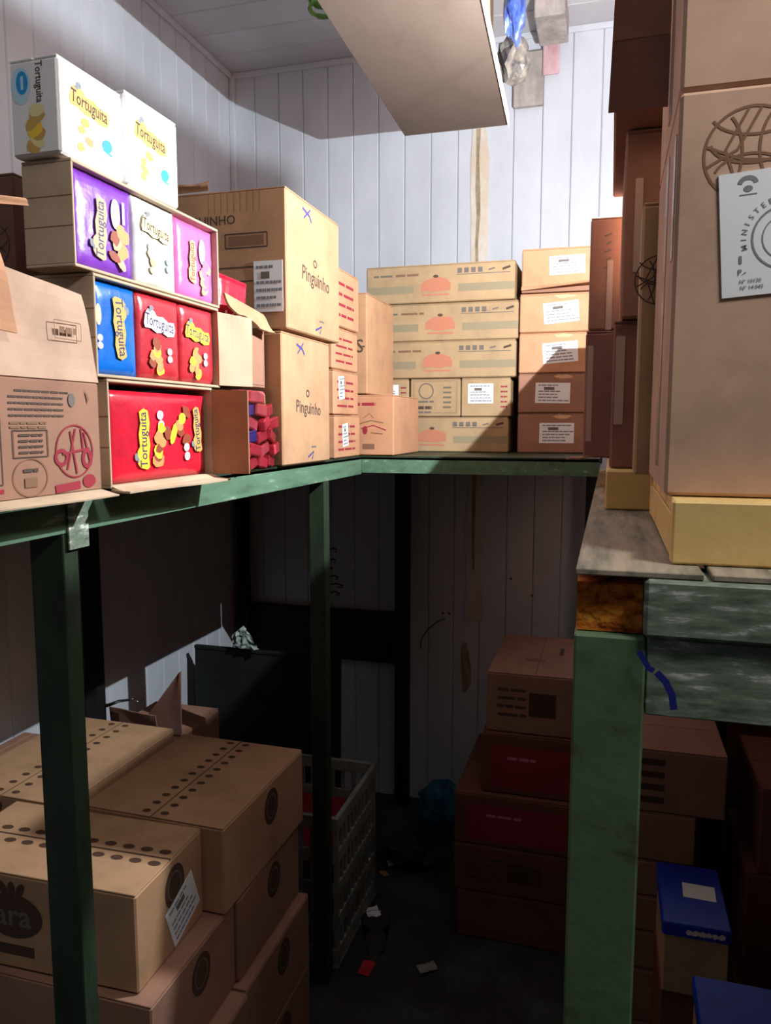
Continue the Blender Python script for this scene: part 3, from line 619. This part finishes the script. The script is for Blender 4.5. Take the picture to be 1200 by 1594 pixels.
bm = bmesh.new(); add_box(bm, (-.0009, .012, .20), (0, .03, .30)); finish('packing_tape', bm, 'tape', tt)

def gside(P, w, h): globe(P, w*.10, h*.62, .034)
def taped(t, d=0):
    pass
carton('olive carton with a dark globe print wedged behind the tall near carton', (.0285, .38), (.98, 1.03), (ZP, 1.757), 'card2', prints=[('F', lambda P, w, h: globe(P, .022, h*.72, .028))])
Q1 = carton('lower brown carton in the column under the jutting dark box', (.0, .40), (1.12, 1.42), (ZP, 1.64), 'carddark', 'y')
Q2 = carton('upper brown carton in the column under the jutting dark box', (.008, .40), (1.11, 1.42), (1.641, 1.884), 'card4', 'y')
carton('dark box jutting out over the column at the top of the right shelf', (-.008, .40), (1.04, 1.43), (1.885, 1.922), 'carddark', 'y')
P1 = carton('lower taped carton at the left edge of the right shelf, flap at its base', (-.047, .20), (1.45, 2.02), (ZP, 1.665), 'carddark', 'y')
flap('loose_flap', [(.02, -.001, .002), (-.02, .0, .002), (-.028, -.02, -.004), (.0, -.02, .002)], 'card4', P1, .002, .002)
P2_ = carton('upper crumpled carton at the left edge of the right shelf', (-.044, .20), (1.455, 2.02), (1.666, 1.862), 'card4', 'y', prints=[('F', lambda P, w, h: [P.line('inkgrey', [(.024+.004*(k % 2), h*(.55+.07*k)), (.036, h*(.57+.07*k))], .003) for k in range(5)])])
for par, a, b in ((P1, (.004, -.0009, .03), (.014, 0, .20)), (P2_, (.030, -.0009, .0), (.040, 0, .12)), (Q1, (.004, -.0009, .06), (.016, 0, .18)), (Q2, (.014, -.0009, .06), (.024, 0, .18))):
    bm = bmesh.new(); add_box(bm, a, b); finish('packing_tape', bm, 'tape', par)

for lb, a, b in (('large plain light-blocking carton added at the back of the right shelf beyond the lamp', RZ, 1.80), ('large plain light-blocking carton added in the middle of the stack beyond the lamp', 1.801, 2.20), ('large plain light-blocking carton added on top of the stack beyond the lamp', 2.201, 2.62)):
    carton(lb, (.52, .79), (1.43, 2.03), (a+.054, b+.054), 'card4')  # unseen stack added to keep lamp light off the right wall
carton('added dark carton covering the pale wall behind the rear leg of the right shelf', (.20, .63), (2.15, 2.6), (.0005, 1.1), 'cardred'); carton('large plain light-blocking carton added at the right wall below the end of the right shelf', (.64, 1.12), (2.1, 2.8), (.0005, .9), 'carddark'); carton('large plain light-blocking carton added at the right wall on top of another', (.64, 1.12), (2.1, 2.8), (.901, 1.9), 'carddark')  # added: a dark filler for the gap, two unseen cartons against stray light

# ================================================================== LAMP
lt = thing('hanging_lamp', 'small bare lamp with an added shadow plate hanging behind the right shelf cartons', 'lamp', (LAMP.x, LAMP.y, 2.0))
tube('cord', [(0, 0, ZC-2.0), (0, .002, .5), (0, 0, .085)], .003, 'black', lt)
tube('socket', [(0, 0, .085), (0, 0, .065), (0, 0, .052)], [.010, .012, .010], 'lampw', lt, 12)
# added flat plate and its wires, shadowing the upper left wall
box('shadow_plate', (-.0708, -.05, .0195), (-.07, .074, .0442), 'lampw', lt, 0)
for q in (-.045, .069): tube('shadow_plate_wire', [(-.0712, q, .04), (-.0712, q, ZC-2.0)], .0002, 'steel', lt, 5)

# ================================================================== HANGING BOARD AND WHAT LIES ON IT
hb = thing('hanging_shelf', 'grey brown board hung from the ceiling above the aisle', 'shelf', (-.45, 2.324, 2.35))
bm = bmesh.new(); lo = [(-.164, 0), (.14, 0), (.20, -1.25), (-.135, -1.25)]
a = [bm.verts.new((x, y, 0)) for x, y in lo]; b = [bm.verts.new((x, y, .018)) for x, y in lo]
bm.faces.new(a); bm.faces.new(b)
for k in range(4): bm.faces.new((a[k], a[(k+1) % 4], b[(k+1) % 4], b[k]))
finish('board', bm, 'board', hb, .001)
bm = bmesh.new()
a = [bm.verts.new(p) for p in ((.1415, .0, -.004), (.1455, 0, -.004), (.2055, -1.25, -.004), (.2015, -1.25, -.004))]; b = [bm.verts.new(v.co+Vector((0, 0, .028))) for v in a]
bm.faces.new(a); bm.faces.new(b)
for k in range(4): bm.faces.new((a[k], a[(k+1) % 4], b[(k+1) % 4], b[k]))
finish('edge_strip', bm, 'white', hb)
for p in ((0, -.12), (0, -1.1)): tube('hanger_rod', [(p[0], p[1], .018), (p[0], p[1], ZC-2.35)], .004, 'steel', hb)
def lump(name, label, cat, c, r, mat, seed=0, group=None, n=20, amp=.3, kindlabel=None):
    bm = bmesh.new(); bmesh.ops.create_icosphere(bm, subdivisions=3, radius=1)
    for v in bm.verts:
        q = v.co.copy(); k = 1+amp*noise.noise(q*2.2+Vector((seed, 0, 0)))+amp*.4*noise.noise(q*6+Vector((0, seed, 0))); v.co = Vector((q.x*r[0], q.y*r[1], q.z*r[2]))*k
    zmin = min(v.co.z for v in bm.verts)
    o = finish(name, bm, mat); o.location = c; return tag(o, label, cat, group)
lump('plastic_bundle', 'blue plastic wrapped bundle hanging over the right edge of the ceiling board', 'bundle', (-.245, 1.93, 2.475), (.026, .05, .085), 'blueplastic', 2)
lump('plastic_bundle', 'dark grey plastic bundle below the blue one beside the ceiling board', 'bundle', (-.270, 2.12, 2.435), (.042, .055, .06), 'greyplastic', 6)
box('yellowish_box', (-.36, 1.9, 2.3695), (-.305, 2.0, 2.55), 'card5'); o = bpy.data.objects['yellowish_box']; o.name = 'small_box'; tag(o, 'pale box standing on the ceiling board beside the plastic bundles', 'box')
o = box('hanging_cloth', (-.362, YB-.03, 2.60), (-.258, YB-.0062, 2.78), 'cloth', None, .004); tag(o, 'grey rectangular cloth hanging on the back wall behind the ceiling board', 'cloth')
o = box('hanging_cloth', (-.262, YB-.045, 2.69), (-.205, YB-.0305, 2.80), 'pinkcloth', None, .004); tag(o, 'pinkish cloth hanging on the back wall right of the grey one', 'cloth')
o = box('ceiling_block', (-.27, 2.60, 2.765), (-.175, 2.80, 2.8495), 'cloth', None, .004); tag(o, 'pale grey block fixed under the ceiling beside the back wall', 'block')
t = thing('hose_coil', 'green coiled hose end hanging at the left edge of the ceiling board', 'hose', (-.628, 1.66, 2.372))
pts = [(.022*math.cos(k*.5), .022*math.sin(k*.5), .004+.0016*k) for k in range(44)]; tube('coil', pts, .005, 'greencoil', t, 6)
tube('hook', [(.0, .0, .055), (.0, 0, .075), (.0, 0, ZC-2.372)], .002, 'steel', t)

# ================================================================== LOWER LEFT CARTONS
def dots_y(P, w, h, c=.5):
    n = 11
    for k in range(n):
        for s in (-1, 1): P.ell('hole', w*c+s*.021, h*(.05+.9*k/(n-1)), .0095, .0072, n=10)
    P.line('inkbrown', [(w*c, 0), (w*c, h)], .002)
def dots_x(P, w, h, c=.5):
    n = 11
    for k in range(n):
        for s in (-1, 1): P.ell('hole', w*(.05+.9*k/(n-1)), h*c+s*.019, .0125, .0078, n=10)
    P.line('hole', [(0, h*c), (w, h*c)], .004)
def p_globe_R(P, w, h): P.ell('hole', w*.55, h*.68, .034, .040); P.ring('inkgrey', w*.55, h*.68, .022, .026, .003)
def p_mara(P, w, h):
    P.ell('hole', w*.42, h*.56, .062, .042); P.text('inkgrey', w*.42, h*.56, 'ara', .075); P.rect('hole', w*.40, h*.20, .10, .02)
    for k in (-1, 0, 1): P.ell('hole', w*.42+k*.018, h*.84, .008, .014, -k*.5)
lw = 'brown cartons with two rows of round print stacked under the left shelf'
carton('perforated carton with a paper sheet on its side under the left shelf', (-1.16, -.735), (1.03, 1.255), (.541, .72), 'card', 'x', rz=.02, prints=[('T', dots_x), ('R', p_globe_R), ('F', p_mara)], sheets=[('R', .15, .06, .10, .085, .35)], group=lw)
carton('perforated carton with shaded top beside the middle leg under the left shelf', (-1.02, -.695), (1.275, 1.66), (.541, .722), 'card', 'y', rz=-.02, prints=[('T', dots_y), ('R', p_globe_R)], group=lw)
carton('perforated carton against the left wall in the top layer', (-1.375, -1.07), (1.275, 1.70), (.541, .715), 'card', 'y', rz=-.015, prints=[('T', dots_y), ('F', p_mara)], group=lw)
carton('narrow brown carton squeezed against the left wall beside the perforated carton', (-1.448, -1.388), (1.15, 1.60), (.541, .700), 'card4', 'y')
for (lb, xx, yy, zz, r) in (('carton directly under the sheet-labelled front carton', (-1.13, -.700), (1.02, 1.315), (.3605, .54), 0), ('carton in the second layer behind the leg, under the shaded-top carton', (-1.13, -.695), (1.32, 1.64), (.3605, .54), .0),
        ('carton in the third layer nearest the aisle at the front', (-1.11, -.665), (.99, 1.30), (.1805, .36), 0), ('carton in the third layer nearest the aisle, one behind the front', (-1.11, -.672), (1.305, 1.645), (.1805, .36), 0),
        ('bottom carton at the front of the pile under the left shelf', (-1.11, -.668), (.99, 1.30), (.0005, .18), 0), ('bottom carton behind the front one under the left shelf', (-1.11, -.672), (1.305, 1.645), (.0005, .18), 0)):
    carton(lb, xx, yy, zz, 'card4', 'y', prints=[('R', p_globe_R)], group=lw)
for z0 in (0.0005, .1805, .3605): carton('plain carton in the hidden column against the left wall', (-1.445, -1.135), (1.16, 1.70), (z0, z0+.1795), 'card4', group='hidden column of cartons against the left wall')
# open carton with raised flap at the back
t = carton('brown carton with a raised pointed flap against the left wall', (-1.40, -1.17), (1.905, 2.13), (.0005, .60), 'card4', name='opened_carton')
flap('raised_flap', [(.085, -.002, .60), (.23, .0, .60), (.232, .006, .79), (.225, .004, .785)], 'carddark', t, .004, .003)
flap('folded_flap', [(.0, -.002, .59), (.155, -.002, .59), (.155, -.012, .655), (.0, -.016, .665)], 'carddark', t, .004, .003)
t = thing('metal_rod', 'short shiny metal rod resting on the opened carton by the left wall', 'rod', (-1.405, 1.885, .672)); tube('shaft', [(0, 0, .0), (.05, -.01, .022), (.10, -.012, .034)], [.006, .0045, .003], 'steel', t); tube('tip', [(.10, -.012, .034), (.118, -.014, .028)], .0022, 'steel', t)

# ================================================================== BLACK SHEETS, CRATE, TRASH
t = thing('standing_board', 'black plastic board standing on the floor behind the perforated cartons', 'panel', (-1.41, 2.38, 0)); 
box('sheet', (0, 0, .001), (.555, .012, .705), 'black', t, .002, Matrix.Rotation(-.03, 4, 'X')); box('rim', (-.001, -.004, .700), (.556, .014, .712), 'black', t, .002, Matrix.Rotation(-.03, 4, 'X'))
o = box('black_board', (XW+.064, 2.845, .56), (-.777, 2.868, .765), 'black', None, .002); tag(o, 'wide black board fixed low on the back wall between the shelf legs', 'board')
bm = bmesh.new(); random.seed(2); V = {}
for j in range(9):
    for i in range(9): V[i, j] = bm.verts.new((.10*i/8*(1-.35*j/8)+.01*noise.noise(Vector((i, j, 0))), .018*noise.noise(Vector((i*.8, j*.7, 5))), .075*j/8*(1-.6*abs(i/8-.62))+.006*noise.noise(Vector((i*1.3, j, 9)))))
for j in range(8):
    for i in range(8): bm.faces.new((V[i, j], V[i+1, j], V[i+1, j+1], V[i, j+1]))
M['wrapper'] = noisy('crumpled_film', [lin(120, 136, 130), lin(190, 204, 198)], (30, 30, 30), rough=.2, spec=.7)
o = finish('crumpled_wrapper', bm, 'wrapper'); o.location = (-1.245, 2.372, .724); tag(o, 'crumpled clear plastic wrapper lying on the rim of the black panel', 'wrapper')
# crate
t = thing('plastic_crate', 'grey slatted plastic crate on the floor behind the middle leg, red things inside', 'crate', (-.96, 1.86, 0)); cw, cd, ch = .285, .36, .44
box('base', (0, 0, .002), (cw, cd, .012), 'crate', t, .001)
for (a, b) in (((0, 0), (cw, .008)), ((0, cd-.008), (cw, cd)), ((0, .008), (.008, cd-.008)), ((cw-.008, .008), (cw, cd-.008))):
    box('rim', (a[0]-.003, a[1]-.003, ch-.035), (b[0]+.003, b[1]+.003, ch), 'crate', t, .0015)
    for k in range(4): box('side_rail', (a[0], a[1], .02+k*.095), (b[0], b[1], .058+k*.095), 'crate', t, .001)
    horiz = (b[0]-a[0]) > (b[1]-a[1]); L = (b[0]-a[0]) if horiz else (b[1]-a[1]); n = 9 if horiz else 11
    for k in range(n):
        s = k*(L-.012)/(n-1)
        if horiz: box('slat', (a[0]+s, a[1]+.001, .012), (a[0]+s+.012, b[1]-.001, ch-.034), 'crate', t, 0)
        else: box('slat', (a[0]+.001, a[1]+s, .012), (b[0]-.001, a[1]+s+.012, ch-.034), 'crate', t, 0)
o = box('red_carton', (-.935, 1.89, .014), (-.70, 2.19, .33), 'redwrap', None, .006); tag(o, 'red package inside the grey slatted crate', 'package')
# mid stack by the back wall, right of the aisle
def p_m(P, w, h):
    for k in range(4): P.words('ink', w*.1, h*(.3+.14*k), w*.32, h*.05, 2)
    P.rect('hole', w*.58, h*.5, w*.28, h*.4)
mg = 'cartons piled on the floor at the end of the aisle'
t = carton('brown carton with crumpled top on the floor pile at the end of the aisle', (-.315, -.045), (2.13, 2.54), (.625, .80), 'card4', 'y', rz=.0, prints=[('F', p_m), ('T', lambda P, w, h: [P.rect('inkbrown', w*.45, h*.35, .06, .03), P.rect('ink', w*.72, h*.6, .012, .08)])], group=mg)
def rp(P, w, h): P.rect('inkred', w*.5, h*.45, w*.8, h*.7); P.words('pinkprint', w*.25, h*.6, w*.3, h*.05, 3)
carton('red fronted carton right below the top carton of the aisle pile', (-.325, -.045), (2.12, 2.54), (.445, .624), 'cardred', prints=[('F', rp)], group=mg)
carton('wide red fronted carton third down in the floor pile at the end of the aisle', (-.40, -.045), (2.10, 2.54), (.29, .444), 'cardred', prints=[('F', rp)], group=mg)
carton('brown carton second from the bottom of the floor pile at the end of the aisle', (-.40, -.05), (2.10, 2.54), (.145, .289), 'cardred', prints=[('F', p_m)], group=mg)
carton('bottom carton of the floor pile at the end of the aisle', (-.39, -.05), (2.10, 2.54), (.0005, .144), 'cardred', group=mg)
# under right shelf
ug = 'cartons piled on the floor under the right shelf'
Z = [.80, .656, .544, .46, .376, .285, .157, .0005]
W = [.262, .205, .2, .2, .2, .19, .17]
T_ = ['top carton with a striped print in the pile under the right shelf', 'second carton from the top of the pile under the right shelf', 'third carton down in the pile under the right shelf', 'carton with a dark square mark, fourth down under the right shelf', 'fifth carton down in the pile under the right shelf', 'carton just above the bottom pair of the pile under the right shelf', 'bottom carton with dark square under the right shelf']
def p_str(P, w, h):
    for k in range(4): P.rect('hole', w*.30, h*(.2+.2*k), w*.28, h*.10)
def p_sq(P, w, h): P.rect('hole', w*.78, h*.55, w*.16, h*.5)
for k in range(7):
    carton(T_[k], (.035 if k else .04, W[k]), (1.70, 1.99), (Z[k+1]+.0004, Z[k]-.0004), 'card4' if k % 2 else 'card4', prints=[('F', (p_str, None, None, p_sq, None, None, p_sq)[k])] if k in (0, 3, 6) else None, group=ug)
def lidbox(label, x0, x1, y0, y1, z0, z1, sheet):
    t = thing('blue_lidded_box', label, 'box', (x0, y0, z0+.0006), 0, 'blue lidded boxes under the right shelf'); w, d, h = x1-x0, y1-y0, z1-z0-.0012
    box('body', (.004, .004, 0), (w-.004, d-.004, h-.004), 'card2', t, .002); box('lid', (0, 0, h-.026), (w, d, h), 'bluelid', t, .003)
    P = Print(face('T', w, d, h)); P.rect('paper', w*sheet[0], d*sheet[1], w*.5, d*.24, -.04); P.build(t, 'paper_label')
    P = Print(face('F', w, d, h)); [P.ell('badge', w*(.4+.09*k), h-.013, .006, .005, wob=.3) for k in range(6)]; P.build(t, 'lid_print'); return t
lidbox('blue lidded box farther back under the right shelf', .120, .238, 1.40, 1.605, .46, .60, (.62, .55))
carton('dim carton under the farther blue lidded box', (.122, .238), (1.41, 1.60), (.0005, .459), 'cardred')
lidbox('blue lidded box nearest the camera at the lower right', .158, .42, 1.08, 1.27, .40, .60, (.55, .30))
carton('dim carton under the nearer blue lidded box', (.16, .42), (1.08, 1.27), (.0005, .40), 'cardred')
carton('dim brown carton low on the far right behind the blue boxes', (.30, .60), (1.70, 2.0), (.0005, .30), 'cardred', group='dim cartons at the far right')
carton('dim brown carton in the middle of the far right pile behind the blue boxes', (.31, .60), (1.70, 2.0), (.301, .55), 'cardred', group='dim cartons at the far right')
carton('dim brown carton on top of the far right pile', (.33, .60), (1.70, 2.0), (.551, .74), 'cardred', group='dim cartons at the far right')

# trash on the floor
o = lump('blue_bag', 'crumpled blue plastic bag on the floor in front of the back wall', 'bag', (-.55, 2.62, .125), (.082, .07, .085), 'bluebag', 4, amp=.25)
lump('rubbish_bag', 'dark rubbish bag on the floor under the blue plastic bag', 'bag', (-.62, 2.42, .045), (.09, .07, .05), 'black', 8)
random.seed(21)
scr = [((-.665, 2.40), .045, 'white', 'white paper scrap on the floor right of the crate'), ((-.655, 2.12), .055, 'white', 'larger white paper scrap in front of the crate on the floor'), ((-.59, 2.45), .022, 'white', 'tiny white scrap on the floor in front of the rubbish bag'),
       ((-.60, 1.88), .05, 'bag_red2', 'reddish wrapper on the aisle floor'), ((-.44, 1.93), .05, 'crate', 'grey scrap on the right side of the aisle floor'), ((-.68, 2.33), .03, 'cardin', 'brown cardboard scrap beside the crate')]
for (x, y), s, mt, lb in scr:
    bm = bmesh.new(); V = {}
    for j in range(4):
        for i in range(5): V[i, j] = bm.verts.new((s*(i/4-.5)+.1*s*noise.noise(Vector((i, j, x*9))), s*.7*(j/3-.5), .004+.25*s*abs(noise.noise(Vector((i*.9, j*.9, y*7))))))
    for j in range(3):
        for i in range(4): bm.faces.new((V[i, j], V[i+1, j], V[i+1, j+1], V[i, j+1]))
    o = finish('paper_scrap', bm, mt); o.location = (x, y, 0); o.rotation_euler = (0, 0, random.uniform(0, 3)); tag(o, lb, 'litter', 'litter on the aisle floor')
# clear cup
bm = bmesh.new(); prof = [(.030, .001), (.034, .03), (.042, .09), (.043, .093), (.041, .092), (.032, .03), (.028, .004)]; rings = []
for r, z in prof: rings.append([bm.verts.new((r*math.cos(2*math.pi*k/18), r*math.sin(2*math.pi*k/18), z)) for k in range(18)])
for a, b in zip(rings, rings[1:]):
    for k in range(18): bm.faces.new((a[k], a[(k+1) % 18], b[(k+1) % 18], b[k]))
bm.faces.new(rings[0]); bm.faces.new(rings[-1]); o = finish('plastic_tub', bm, 'clear', smooth=True); o.location = (-.60, 1.97, 0); tag(o, 'clear plastic tub on the floor in front of the crate', 'tub')
